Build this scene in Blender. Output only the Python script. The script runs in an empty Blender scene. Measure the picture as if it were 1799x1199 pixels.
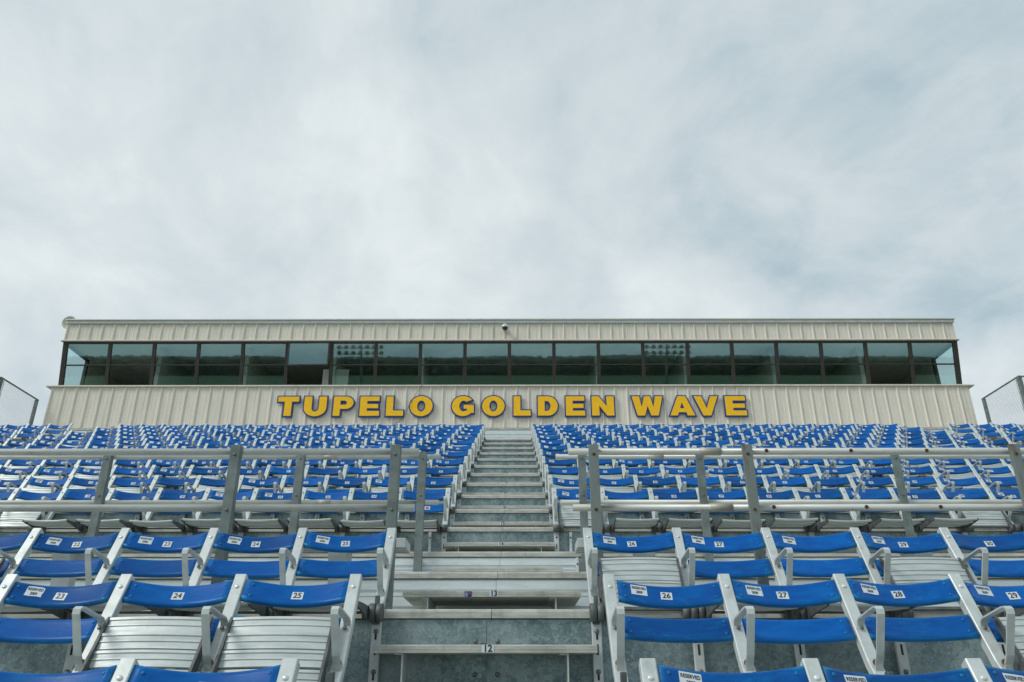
import bpy, bmesh, math, random
from mathutils import Vector, Matrix
R = math.radians
random.seed(7)
S = bpy.context.scene
COL = S.collection
HZ = 4.73                      # camera height above the ground; heights below are given relative to the camera (h)

# ------------------------------------------------------------------ camera
cd = bpy.data.cameras.new('camera'); cam = bpy.data.objects.new('camera', cd); COL.objects.link(cam)
cam.location = (0.13, 0, HZ)
cam.rotation_euler = (R(90 + 23.9), 0, R(0.2))
cd.lens = 28.0; cd.sensor_width = 36.0; cd.clip_start = 0.05; cd.clip_end = 3000
S.camera = cam
# ------------------------------------------------------------------ world
SUN_EL, SUN_AZ = 43, 243       # azimuth clockwise from +Y (behind the camera, to the left)
w = bpy.data.worlds.new('World'); S.world = w; w.use_nodes = True
nt = w.node_tree; N = nt.nodes; L = nt.links; N.clear()
out = N.new('ShaderNodeOutputWorld'); bg = N.new('ShaderNodeBackground'); bg.inputs['Strength'].default_value = 0.1
sky = N.new('ShaderNodeTexSky'); sky.sky_type = 'NISHITA'; sky.sun_disc = False
sky.sun_elevation = R(SUN_EL); sky.sun_rotation = R(SUN_AZ)
tc = N.new('ShaderNodeTexCoord'); sp = N.new('ShaderNodeSeparateXYZ'); L.new(tc.outputs['Generated'], sp.inputs[0])
def wmath(op, a, b=None, c=None, clamp=False):
    n = N.new('ShaderNodeMath'); n.operation = op; n.use_clamp = clamp
    for i, v in enumerate((a, b, c)):
        if v is None: continue
        if isinstance(v, (int, float)): n.inputs[i].default_value = v
        else: L.new(v, n.inputs[i])
    return n.outputs[0]
zc = wmath('ADD', wmath('MAXIMUM', sp.outputs[2], 0.0), 0.30)
px = wmath('DIVIDE', sp.outputs[0], zc); py = wmath('DIVIDE', sp.outputs[1], zc)
cmb = N.new('ShaderNodeCombineXYZ'); L.new(px, cmb.inputs[0]); L.new(py, cmb.inputs[1])
def noise(vec, scale, detail, rough, dist, loc, sc=(1, 1, 1), rot=0):
    m = N.new('ShaderNodeMapping'); L.new(vec, m.inputs[0]); m.inputs['Location'].default_value = loc
    m.inputs['Scale'].default_value = sc; m.inputs['Rotation'].default_value = (0, 0, rot)
    n = N.new('ShaderNodeTexNoise'); L.new(m.outputs[0], n.inputs['Vector'])
    n.inputs['Scale'].default_value = scale; n.inputs['Detail'].default_value = detail
    n.inputs['Roughness'].default_value = rough; n.inputs['Distortion'].default_value = dist
    return n.outputs['Fac']
CLX, CLY = 53.1, 16.6
n1 = noise(cmb.outputs[0], 0.75, 2, 0.5, 0.4, (CLX, CLY, 0), (1.1, 0.85, 1), R(-8))
n2 = noise(cmb.outputs[0], 2.2, 10, 0.56, 0.6, (CLY + 5.1, CLX, 0), (1.3, 0.9, 1), R(14))
n3 = noise(cmb.outputs[0], 6.5, 10, 0.62, 0.4, (CLX + 1.1, 7.4, 0), (1.15, 0.95, 1))
mixn = wmath('ADD', wmath('ADD', wmath('MULTIPLY', n1, 0.40), wmath('MULTIPLY', n2, 0.40)), wmath('MULTIPLY', n3, 0.20))
ramp = N.new('ShaderNodeValToRGB'); L.new(mixn, ramp.inputs[0])
e = ramp.color_ramp.elements
e[0].position = 0.39; e[0].color = (3.3, 4.35, 4.85, 1)
e[1].position = 0.63; e[1].color = (6.55, 7.05, 7.1, 1)
m1 = e.new(0.49); m1.color = (4.95, 5.62, 5.9, 1)
mx = N.new('ShaderNodeMixRGB'); mx.inputs[0].default_value = 0.93
L.new(sky.outputs[0], mx.inputs[1]); L.new(ramp.outputs[0], mx.inputs[2])
L.new(mx.outputs[0], bg.inputs[0]); L.new(bg.outputs[0], out.inputs[0])
# ------------------------------------------------------------------ sun
sd = bpy.data.lights.new('sun', 'SUN'); sun = bpy.data.objects.new('sun', sd); COL.objects.link(sun)
sd.energy = 1.5; sd.angle = R(18); sd.color = (1.0, 0.97, 0.91)
az = R(SUN_AZ); el = R(SUN_EL)
sv = Vector((math.sin(az) * math.cos(el), math.cos(az) * math.cos(el), math.sin(el)))
sun.rotation_euler = sv.to_track_quat('Z', 'Y').to_euler()
S.view_settings.view_transform = 'Standard'; S.view_settings.look = 'None'
S.view_settings.exposure = 0.32; S.view_settings.gamma = 1.0; S.view_settings.use_curve_mapping = False
S.cycles.max_bounces = 8; S.cycles.transparent_max_bounces = 16

# ------------------------------------------------------------------ materials
def mat(name, col, rough=0.5, metal=0.0, var=0.15, scale=8.0, col2=None, bump=0.0, bscale=60, spec=None, kind='noise', stretch=None, rand=True, lo=0.35, hi=0.65):
    m = bpy.data.materials.new(name); m.use_nodes = True
    t = m.node_tree; b = t.nodes['Principled BSDF']
    b.inputs['Roughness'].default_value = rough; b.inputs['Metallic'].default_value = metal
    if spec is not None: b.inputs['Specular IOR Level'].default_value = spec
    tc = t.nodes.new('ShaderNodeTexCoord'); vec = tc.outputs['Object']
    if rand:
        oi = t.nodes.new('ShaderNodeObjectInfo'); vm = t.nodes.new('ShaderNodeVectorMath'); vm.operation = 'MULTIPLY_ADD'
        cx = t.nodes.new('ShaderNodeCombineXYZ')
        for i in range(3): t.links.new(oi.outputs['Random'], cx.inputs[i])
        t.links.new(cx.outputs[0], vm.inputs[0]); vm.inputs[1].default_value = (37, 53, 71); t.links.new(vec, vm.inputs[2]); vec = vm.outputs[0]
    if stretch:
        mp = t.nodes.new('ShaderNodeMapping'); mp.inputs['Scale'].default_value = stretch; t.links.new(vec, mp.inputs[0]); vec = mp.outputs[0]
    if kind == 'voronoi':
        nz = t.nodes.new('ShaderNodeTexVoronoi'); nz.inputs['Scale'].default_value = scale
        wn = t.nodes.new('ShaderNodeTexNoise'); wn.inputs['Scale'].default_value = scale * 0.8; wn.inputs['Detail'].default_value = 4
        va = t.nodes.new('ShaderNodeVectorMath'); va.operation = 'MULTIPLY_ADD'; va.inputs[1].default_value = (0.08, 0.08, 0.08)
        t.links.new(vec, wn.inputs['Vector']); t.links.new(wn.outputs['Color'], va.inputs[0]); t.links.new(vec, va.inputs[2])
        t.links.new(va.outputs[0], nz.inputs['Vector'])
        sep = t.nodes.new('ShaderNodeSeparateColor'); t.links.new(nz.outputs['Color'], sep.inputs[0])
        big = t.nodes.new('ShaderNodeTexNoise'); big.inputs['Scale'].default_value = 6; big.inputs['Detail'].default_value = 8; t.links.new(vec, big.inputs['Vector'])
        ma = t.nodes.new('ShaderNodeMath'); ma.operation = 'MULTIPLY_ADD'; ma.inputs[1].default_value = 0.35
        t.links.new(sep.outputs[0], ma.inputs[0])
        mb = t.nodes.new('ShaderNodeMath'); mb.operation = 'MULTIPLY'; mb.inputs[1].default_value = 0.65; t.links.new(big.outputs['Fac'], mb.inputs[0]); t.links.new(mb.outputs[0], ma.inputs[2])
        fac = ma.outputs[0]
    else:
        nz = t.nodes.new('ShaderNodeTexNoise'); nz.inputs['Scale'].default_value = scale; nz.inputs['Detail'].default_value = 8; nz.inputs['Roughness'].default_value = 0.62
        t.links.new(vec, nz.inputs['Vector']); fac = nz.outputs['Fac']
    r = t.nodes.new('ShaderNodeValToRGB'); t.links.new(fac, r.inputs[0])
    a = col2 if col2 else tuple(c * (1 - var) for c in col)
    c2 = col if col2 else tuple(min(1, c * (1 + var)) for c in col)
    r.color_ramp.elements[0].position = lo; r.color_ramp.elements[0].color = (*a, 1)
    r.color_ramp.elements[1].position = hi; r.color_ramp.elements[1].color = (*c2, 1)
    t.links.new(r.outputs[0], b.inputs['Base Color'])
    rr = t.nodes.new('ShaderNodeMapRange'); t.links.new(fac, rr.inputs[0]); rr.inputs[3].default_value = rough + 0.10; rr.inputs[4].default_value = max(0.03, rough - 0.10)
    t.links.new(rr.outputs[0], b.inputs['Roughness'])
    if bump:
        n2 = t.nodes.new('ShaderNodeTexNoise'); n2.inputs['Scale'].default_value = bscale; n2.inputs['Detail'].default_value = 5; t.links.new(vec, n2.inputs['Vector'])
        bp = t.nodes.new('ShaderNodeBump'); bp.inputs['Strength'].default_value = bump; bp.inputs['Distance'].default_value = 0.002
        t.links.new(n2.outputs['Fac'], bp.inputs['Height']); t.links.new(bp.outputs[0], b.inputs['Normal'])
    return m
M = {}
M['blue'] = mat('blue plastic', (0.000, 0.098, 0.36), 0.33, 0, scale=9, col2=(0.000, 0.066, 0.29), spec=0.16, bump=0.25, bscale=25, stretch=(1, 3, 3))
M['cast_alu'] = mat('satin aluminium', (0.60, 0.65, 0.645), 0.42, 0.2, scale=14, col2=(0.49, 0.535, 0.53), bump=0.15)
M['pan_alu'] = mat('seat slat aluminium', (0.56, 0.61, 0.605), 0.45, 0.2, scale=6, col2=(0.42, 0.47, 0.465), stretch=(1, 6, 6))
M['deck_alu'] = mat('weathered plank aluminium', (0.55, 0.555, 0.51), 0.55, 0.1, scale=7, col2=(0.36, 0.37, 0.34), bump=0.3, bscale=40, stretch=(1, 5, 5))
M['white_alu'] = mat('ribbed aluminium', (0.72, 0.79, 0.80), 0.42, 0.1, scale=5, col2=(0.60, 0.66, 0.67), stretch=(1, 6, 6))
M['galv'] = mat('galvanised sheet', (0.29, 0.385, 0.40), 0.5, 0.35, kind='voronoi', scale=60, col2=(0.13, 0.19, 0.20), rand=False, lo=0.3, hi=0.7)
M['casting'] = mat('dark cast hinge', (0.135, 0.15, 0.15), 0.55, 0.3, scale=18, col2=(0.075, 0.085, 0.085), bump=0.4)
M['post'] = mat('galvanised post', (0.19, 0.235, 0.23), 0.55, 0.2, scale=9, col2=(0.12, 0.15, 0.145), bump=0.3)
M['rustpost'] = mat('rusting post', (0.19, 0.225, 0.215), 0.6, 0.2, scale=5, col2=(0.15, 0.105, 0.07), bump=0.4, stretch=(3, 3, 0.8), lo=0.33, hi=0.47)
M['rail'] = mat('aluminium rail', (0.64, 0.67, 0.65), 0.42, 0.2, scale=5, col2=(0.46, 0.47, 0.44), stretch=(0.5, 4, 4))
M['sleeve'] = mat('rail sleeve', (0.42, 0.41, 0.36), 0.5, 0.3, scale=8)
M['bolt'] = mat('bolt steel', (0.16, 0.17, 0.17), 0.45, 0.6, scale=20)
M['rivet'] = mat('bright rivet', (0.72, 0.74, 0.74), 0.25, 0.4, scale=20)
M['rust'] = mat('rust', (0.16, 0.065, 0.025), 0.8, 0.1, scale=60, col2=(0.045, 0.02, 0.012))
M['dark'] = mat('slot shadow gap', (0.012, 0.014, 0.015), 0.8, 0, scale=5)
M['sticker'] = mat('white sticker', (0.60, 0.66, 0.69), 0.4, 0, scale=30, var=0.06)
M['print'] = mat('black print', (0.02, 0.022, 0.025), 0.5, 0, scale=30)
M['fadeprint'] = mat('faded print', (0.12, 0.12, 0.12), 0.6, 0, scale=120, col2=(0.03, 0.03, 0.03))
M['red'] = mat('red print', (0.42, 0.05, 0.06), 0.5, 0, scale=20)
M['siding'] = mat('beige siding', (0.78, 0.73, 0.64), 0.5, 0.0, scale=3.0, col2=(0.69, 0.645, 0.565), stretch=(3, 3, 0.35), bump=0.1)
M['trim'] = mat('roof trim', (0.66, 0.68, 0.66), 0.4, 0.1, scale=6, var=0.08)
M['bronze'] = mat('bronze window frame', (0.060, 0.056, 0.046), 0.5, 0.3, scale=10, col2=(0.035, 0.035, 0.030))
M['yellow'] = mat('golden yellow letter face', (0.95, 0.54, 0.02), 0.5, 0, scale=12, var=0.06, spec=0.2)
M['letterblue'] = mat('navy letter edge', (0.004, 0.045, 0.22), 0.4, 0, scale=12, var=0.1)
M['inwall'] = mat('interior wall', (0.42, 0.41, 0.36), 0.8, 0, scale=4, var=0.06)
M['inceil'] = mat('interior ceiling', (0.75, 0.75, 0.70), 0.8, 0, scale=4, var=0.06)
M['infloor'] = mat('interior floor', (0.24, 0.22, 0.20), 0.8, 0, scale=4)
M['grass'] = mat('grass', (0.08, 0.13, 0.05), 0.9, 0, scale=0.6, col2=(0.06, 0.10, 0.04), rand=False)
M['leaf'] = mat('foliage', (0.10, 0.125, 0.08), 0.8, 0, scale=1.5, col2=(0.05, 0.075, 0.04))
M['chain'] = mat('chain link wire', (0.40, 0.42, 0.42), 0.5, 0.4, scale=10)
M['cable'] = mat('grey cable', (0.11, 0.11, 0.10), 0.6, 0, scale=10)
M['domeglass'] = mat('smoked dome', (0.02, 0.025, 0.028), 0.1, 0, scale=10)
M['concrete'] = mat('concrete', (0.30, 0.29, 0.27), 0.85, 0, scale=2)
M['dish'] = mat('beige dish', (0.62, 0.59, 0.50), 0.5, 0, scale=6, var=0.06)
def weather_blue():
    t = M['blue'].node_tree; b = t.nodes['Principled BSDF']; src = b.inputs['Base Color'].links[0].from_socket
    tc = t.nodes.new('ShaderNodeTexCoord'); oi = t.nodes.new('ShaderNodeObjectInfo'); geo = t.nodes.new('ShaderNodeNewGeometry')
    hs = t.nodes.new('ShaderNodeHueSaturation'); mr = t.nodes.new('ShaderNodeMapRange'); t.links.new(oi.outputs['Random'], mr.inputs[0]); mr.inputs[3].default_value = 0.72; mr.inputs[4].default_value = 1.2
    t.links.new(mr.outputs[0], hs.inputs['Value']); t.links.new(src, hs.inputs['Color'])
    nz = t.nodes.new('ShaderNodeTexNoise'); nz.inputs['Scale'].default_value = 5; nz.inputs['Detail'].default_value = 12; nz.inputs['Roughness'].default_value = 0.72; nz.inputs['Distortion'].default_value = 1.5
    mp = t.nodes.new('ShaderNodeMapping'); mp.inputs['Scale'].default_value = (0.8, 2.2, 2.2); t.links.new(geo.outputs['Position'], mp.inputs[0]); t.links.new(mp.outputs[0], nz.inputs['Vector'])
    r = t.nodes.new('ShaderNodeValToRGB'); r.color_ramp.elements[0].position = 0.56; r.color_ramp.elements[0].color = (0, 0, 0, 1); r.color_ramp.elements[1].position = 0.74; r.color_ramp.elements[1].color = (0.42, 0.42, 0.42, 1)
    t.links.new(nz.outputs['Fac'], r.inputs[0]); mx = t.nodes.new('ShaderNodeMixRGB'); t.links.new(r.outputs[0], mx.inputs[0]); t.links.new(hs.outputs[0], mx.inputs[1]); mx.inputs[2].default_value = (0.012, 0.24, 0.50, 1)
    # chalky worn edges
    rr = t.nodes.new('ShaderNodeValToRGB'); rr.color_ramp.elements[0].position = 0.54; rr.color_ramp.elements[1].position = 0.60; t.links.new(geo.outputs['Pointiness'], rr.inputs[0])
    m2 = t.nodes.new('ShaderNodeMath'); m2.operation = 'MULTIPLY'; t.links.new(rr.outputs[0], m2.inputs[0]); t.links.new(nz.outputs['Fac'], m2.inputs[1])
    mx2 = t.nodes.new('ShaderNodeMixRGB'); t.links.new(m2.outputs[0], mx2.inputs[0]); t.links.new(mx.outputs[0], mx2.inputs[1]); mx2.inputs[2].default_value = (0.03, 0.28, 0.52, 1)
    t.links.new(mx2.outputs[0], b.inputs['Base Color'])
weather_blue()
def stain(name, col, lo, hi, amt, scale):
    t = M[name].node_tree; b = t.nodes['Principled BSDF']; src = b.inputs['Base Color'].links[0].from_socket
    geo = t.nodes.new('ShaderNodeNewGeometry'); mp = t.nodes.new('ShaderNodeMapping'); mp.inputs['Scale'].default_value = scale; t.links.new(geo.outputs['Position'], mp.inputs[0])
    nz = t.nodes.new('ShaderNodeTexNoise'); nz.inputs['Scale'].default_value = 1.0; nz.inputs['Detail'].default_value = 9; nz.inputs['Roughness'].default_value = 0.65; t.links.new(mp.outputs[0], nz.inputs['Vector'])
    r = t.nodes.new('ShaderNodeValToRGB'); r.color_ramp.elements[0].position = lo; r.color_ramp.elements[0].color = (0, 0, 0, 1); r.color_ramp.elements[1].position = hi; r.color_ramp.elements[1].color = (amt, amt, amt, 1)
    t.links.new(nz.outputs['Fac'], r.inputs[0]); mx = t.nodes.new('ShaderNodeMixRGB'); t.links.new(r.outputs[0], mx.inputs[0]); t.links.new(src, mx.inputs[1]); mx.inputs[2].default_value = (*col, 1); t.links.new(mx.outputs[0], b.inputs['Base Color'])
stain('galv', (0.42, 0.48, 0.48), 0.50, 0.72, 0.55, (5, 5, 1.2))
stain('galv', (0.07, 0.09, 0.09), 0.57, 0.77, 0.4, (14, 14, 2))
stain('deck_alu', (0.17, 0.15, 0.12), 0.55, 0.75, 0.6, (9, 9, 3))
stain('white_alu', (0.36, 0.38, 0.35), 0.60, 0.80, 0.4, (4, 4, 14))
stain('siding', (0.33, 0.31, 0.26), 0.54, 0.78, 0.45, (6, 6, 0.5))
stain('rail', (0.28, 0.26, 0.22), 0.56, 0.74, 0.6, (6, 20, 20))
stain('cast_alu', (0.30, 0.30, 0.28), 0.56, 0.74, 0.6, (16, 16, 9))
def glass():
    m = bpy.data.materials.new('window glass'); m.use_nodes = True; t = m.node_tree; t.nodes.clear()
    o = t.nodes.new('ShaderNodeOutputMaterial'); mixs = t.nodes.new('ShaderNodeMixShader')
    tr = t.nodes.new('ShaderNodeBsdfTransparent'); tr.inputs[0].default_value = (0.90, 0.97, 0.975, 1)
    gl = t.nodes.new('ShaderNodeBsdfGlossy'); gl.inputs['Color'].default_value = (0.58, 0.95, 1.0, 1); gl.inputs['Roughness'].default_value = 0.015
    fr = t.nodes.new('ShaderNodeFresnel'); fr.inputs['IOR'].default_value = 2.7
    gm = t.nodes.new('ShaderNodeNewGeometry'); inv = t.nodes.new('ShaderNodeMath'); inv.operation = 'SUBTRACT'; inv.inputs[0].default_value = 1.0
    t.links.new(gm.outputs['Backfacing'], inv.inputs[1]); mu = t.nodes.new('ShaderNodeMath'); mu.operation = 'MULTIPLY'
    t.links.new(inv.outputs[0], mu.inputs[0]); t.links.new(fr.outputs[0], mu.inputs[1])
    t.links.new(mu.outputs[0], mixs.inputs[0]); t.links.new(tr.outputs[0], mixs.inputs[1]); t.links.new(gl.outputs[0], mixs.inputs[2]); t.links.new(mixs.outputs[0], o.inputs[0])
    return m
M['glass'] = glass()

# ------------------------------------------------------------------ mesh helpers
def box(bm, x0, x1, y0, y1, z0, z1, mi=0, bev=0.0, mtx=None):
    vs = [bm.verts.new((x, y, z)) for z in (z0, z1) for y in (y0, y1) for x in (x0, x1)]
    fs = [bm.faces.new([vs[i] for i in f]) for f in ((0, 2, 3, 1), (4, 5, 7, 6), (0, 1, 5, 4), (2, 6, 7, 3), (0, 4, 6, 2), (1, 3, 7, 5))]
    for f in fs: f.material_index = mi
    allv = vs
    if bev:
        es = list({e for f in fs for e in f.edges})
        r = bmesh.ops.bevel(bm, geom=es, offset=bev, segments=1, affect='EDGES', clamp_overlap=True)
        allv = list({v for f in r['faces'] for v in f.verts} | {v for v in vs if v.is_valid})
        for f in r['faces']: f.material_index = mi
    if mtx is not None: bmesh.ops.transform(bm, matrix=mtx, verts=allv)
    return allv
def cyl(bm, p0, p1, r0, r1=None, seg=10, mi=0, smooth=True, cap=True):
    p0 = Vector(p0); p1 = Vector(p1); r1 = r0 if r1 is None else r1
    d = (p1 - p0).normalized(); a = d.orthogonal().normalized(); b = d.cross(a)
    rings = []
    for p, r in ((p0, r0), (p1, r1)):
        rings.append([bm.verts.new(p + (a * math.cos(2 * math.pi * i / seg) + b * math.sin(2 * math.pi * i / seg)) * r) for i in range(seg)])
    for i in range(seg):
        f = bm.faces.new([rings[0][i], rings[0][(i + 1) % seg], rings[1][(i + 1) % seg], rings[1][i]]); f.smooth = smooth; f.material_index = mi
    if cap:
        f = bm.faces.new(rings[0][::-1]); f.material_index = mi
        f = bm.faces.new(rings[1]); f.material_index = mi
def head(bm, p, d, r, hgt, mi=0, seg=8):       # domed bolt or rivet head
    p = Vector(p); d = Vector(d).normalized(); a = d.orthogonal().normalized(); b = d.cross(a)
    prev = None
    for (rr, hh) in ((r, 0), (r * 0.95, hgt * 0.5), (r * 0.6, hgt * 0.9)):
        ring = [bm.verts.new(p + d * hh + (a * math.cos(2 * math.pi * i / seg) + b * math.sin(2 * math.pi * i / seg)) * rr) for i in range(seg)]
        if prev:
            for i in range(seg):
                f = bm.faces.new([prev[i], prev[(i + 1) % seg], ring[(i + 1) % seg], ring[i]]); f.smooth = True; f.material_index = mi
        prev = ring
    f = bm.faces.new(prev); f.smooth = True; f.material_index = mi
def prism(bm, prof, x0, x1, mi=0, smooth=False, cap=True):   # closed (y,z) outline run along x
    a = [bm.verts.new((x0, y, z)) for y, z in prof]; b = [bm.verts.new((x1, y, z)) for y, z in prof]
    n = len(prof)
    for i in range(n):
        f = bm.faces.new([a[i], a[(i + 1) % n], b[(i + 1) % n], b[i]]); f.material_index = mi; f.smooth = smooth
    if cap:
        for g in (a[::-1], b):
            f = bm.faces.new(g); f.material_index = mi
def finish(bm):
    bmesh.ops.recalc_face_normals(bm, faces=bm.faces[:])
def mesh(bm, name, mats, recalc=True):
    if recalc: finish(bm)
    me = bpy.data.meshes.new(name); bm.to_mesh(me); bm.free()
    for m in (mats if isinstance(mats, (list, tuple)) else [mats]): me.materials.append(M[m])
    return me
def ob(name, me, parent=None, loc=None, mtx=None):
    o = bpy.data.objects.new(name, me); COL.objects.link(o)
    if parent is not None: o.parent = parent
    if mtx is not None: o.matrix_local = mtx
    elif loc is not None: o.location = loc
    return o
def thing(name, label, cat, loc=(0, 0, 0), group=None):
    o = bpy.data.objects.new(name, None); o.empty_display_size = 0.2; COL.objects.link(o); o.location = loc
    o['label'] = label; o['category'] = cat
    if group: o['group'] = group
    return o
def text_mesh(s, size, offset=0.0, m='print', sx=1.0, spacing=1.0):
    c = bpy.data.curves.new('txt', 'FONT'); c.body = s; c.size = size; c.align_x = 'CENTER'; c.align_y = 'CENTER'
    c.offset = offset; c.space_character = spacing; c.resolution_u = 3; c.space_line = 0.85
    o = bpy.data.objects.new('txt', c); COL.objects.link(o); bpy.context.view_layer.update()
    dg = bpy.context.evaluated_depsgraph_get(); me = bpy.data.meshes.new_from_object(o.evaluated_get(dg))
    bpy.data.objects.remove(o); bpy.data.curves.remove(c)
    me.transform(Matrix.Diagonal((sx, 1, 1, 1))); me.materials.clear(); me.materials.append(M[m]); me.name = 'print_' + s.replace('\n', ' ')
    return me

# ------------------------------------------------------------------ ground and far field
bm = bmesh.new(); box(bm, -900, 900, -900, 900, -0.3, 0.0); g = ob('ground', mesh(bm, 'ground', 'grass')); g['kind'] = 'structure'
rt = random.Random(3)
_b = bmesh.new(); bmesh.ops.create_icosphere(_b, subdivisions=1, radius=1.0); IV = [v.co.copy() for v in _b.verts]; IF = [[v.index for v in f.verts] for f in _b.faces]; _b.free()
VV, FF = [], []
for i in range(6500):
    x = rt.uniform(-620, 620); y = -420 - rt.uniform(0, 30); r = rt.uniform(1.1, 2.3)
    top = 11.6 + 0.5 * math.sin(x * 0.021) + 0.35 * math.sin(x * 0.083 + 2) + rt.uniform(-0.45, 0.25)
    z = top - r - (abs(rt.gauss(0, 3.6)) if i % 3 else rt.uniform(0, 0.8)); n0 = len(VV)
    for v in IV: VV.append((x + v.x * r * 1.2 + rt.uniform(-.4, .4), y + v.y * r + rt.uniform(-.4, .4), z + v.z * r * 0.9 + rt.uniform(-.3, .3)))
    FF += [[k + n0 for k in f] for f in IF]
n0 = len(VV); VV += [(x, y, z) for z in (0, 9.0) for y in (-452, -436) for x in (-620, 620)]; FF += [[n0 + k for k in f] for f in ((0, 2, 3, 1), (4, 5, 7, 6), (0, 1, 5, 4), (2, 6, 7, 3), (0, 4, 6, 2), (1, 3, 7, 5))]
_m = bpy.data.meshes.new('treeline'); _m.from_pydata(VV, [], FF); _m.materials.append(M['leaf'])
tl = ob('treeline', _m); tl['kind'] = 'stuff'; tl['label'] = 'far dark treeline across the field mirrored in the windows'

# ------------------------------------------------------------------ grandstand deck
T, RI = 0.862, 0.345
D13, L13 = 3.88, 0.36
LA, DA = 0.705, 5.18
LB, DB = 1.03, 6.43
TU, RU = 0.87, 0.3475
D15 = 7.25
lower = {n: (D13 + (n - 13) * T, L13 + (n - 13) * RI) for n in range(7, 14)}      # level n: front edge, height
upper = {n: (D15 + (n - 15) * TU, LB + (n - 14) * RU) for n in range(15, 26)}
SEG = [-11.45, -7.6, -3.8, 0.0, 3.8, 7.6, 11.45]
stand = thing('grandstand', 'stepped aluminium and galvanised steel grandstand deck carrying the blue seats', 'grandstand', (0, 3, 0))
def sp_(name, me, loc): return ob(name, me, stand, (loc[0], loc[1] - 3, loc[2]))
def footboard(d, h, depth):
    bm = bmesh.new()
    for i in range(6):
        x0, x1 = SEG[i] + (0.022 if i else 0), SEG[i + 1] + (0.022 if i < 5 else 0)
        b2 = bmesh.new(); n = max(1, round(depth / 0.29)); wd = depth / n
        for k in range(n):
            y0 = k * wd; y1 = (k + 1) * wd - 0.008
            prof = [(y0, -0.040), (y0, -0.012), (y0 + 0.003, -0.004), (y0 + 0.006, 0)]
            for q in range(1, 6):
                yy = y0 + 0.006 + (wd - 0.02) * q / 6; prof += [(yy - 0.006, 0), (yy - 0.004, -0.003), (yy + 0.004, -0.003), (yy + 0.006, 0)]
            prof += [(y1, 0), (y1, -0.040)]
            prism(b2, prof, x0 + 0.0015, x1 - 0.0015)
        sp_('footboard', mesh(b2, 'footboard', 'deck_alu'), (0, d, h + HZ))
    bm.free()
def galv_riser(d, h0, h1, split=0.0):
    for i in range(6):
        x0, x1 = SEG[i] + 0.001, SEG[i + 1] - 0.001
        b2 = bmesh.new(); box(b2, x0, x1, 0, 0.004, 0, h1 - h0 - 0.045)
        for xx in (x0 + 0.05, x1 - 0.05):
            for zz in (0.065, h1 - h0 - 0.14): head(b2, (xx, 0.0005, zz), (0, -1, 0), 0.0115, 0.007, 1)
        sp_('riser_sheet', mesh(b2, 'riser_sheet', ['galv', 'bolt']), (0, d + 0.014 + 0.0007 * (i % 2), h0 + HZ))
def ribbed_riser(d, h0, h1, ribs=3):
    H = h1 - h0 - 0.047; pr = [(0, 0)]
    for k in range(ribs):
        z0 = H * k / ribs; hh = H / ribs
        pr += [(0, z0 + hh * 0.12), (0.010, z0 + hh * 0.14), (0.010, z0 + hh * 0.34), (0, z0 + hh * 0.40), (0, z0 + hh * 0.93), (0.006, z0 + hh * 0.945), (0.006, z0 + hh * 0.985), (0, z0 + hh)]
    pr += [(0.02, H), (0.02, 0)]
    for i in range(6):
        b2 = bmesh.new(); prism(b2, pr, SEG[i] + 0.001, SEG[i + 1] - 0.001)
        sp_('riser_board', mesh(b2, 'riser_board', 'white_alu'), (0.012 if i in (2, 3) else 0, d + 0.01, h0 + HZ))
for n in range(7, 13):
    d, h = lower[n]; footboard(d, h, T - 0.004); galv_riser(d, h - RI, h)
footboard(D13, L13, DA - D13 - 0.004); galv_riser(D13, lower[12][1], L13)
ribbed_riser(DA, L13, LA, 3); footboard(DA, LA, DB - DA - 0.004)
ribbed_riser(DB, LA, LB, 3); footboard(DB, LB, D15 - DB - 0.004)
for n in range(15, 26):
    d, h = upper[n]; footboard(d, h, (TU if n < 25 else 0.9) - 0.004); galv_riser(d, h - RU, h)
LT, DT = 5.37, upper[25][0] + 0.9
ribbed_riser(DT, upper[25][1], LT, 3)
b2 = bmesh.new(); box(b2, -11.6, 11.6, 0, 5.3, -0.045, 0, bev=0.004); sp_('top_platform', mesh(b2, 'top_platform', 'deck_alu'), (0, DT, LT + HZ))
# white end trims beside the aisle
for (d, h0, h1, X) in ((DB, LA, LB, 0.62), (D15, LB, LB + RU, 0.63)):
    for s in (-1, 1):
        b2 = bmesh.new(); box(b2, -0.012, 0.012, -0.03, 0.0, 0.0, h1 - h0 - 0.05, bev=0.002)
        for zz in (0.05, h1 - h0 - 0.1): head(b2, (0, -0.03, zz), (0, -1, 0), 0.008, 0.004, 1)
        sp_('end_trim', mesh(b2, 'end_trim', ['white_alu', 'rust']), (s * X, d + 0.009, h0 + HZ))
# steel legs under the stand
for yy, hh in ((1.0, lower[9][1] - 0.5), (4.5, L13 - 0.05), (8.5, upper[16][1] - 0.1), (12.5, upper[21][1] - 0.1), (16.2, upper[25][1] - 0.1), (21.5, LT - 0.05)):
    for xx in (-11.2, -7.6, -3.8, 0, 3.8, 7.6, 11.2):
        b2 = bmesh.new(); box(b2, -0.06, 0.06, -0.06, 0.06, 0, hh + HZ - 0.02, bev=0.004); sp_('support_column', mesh(b2, 'support_column', 'post'), (xx, yy, 0))

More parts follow.
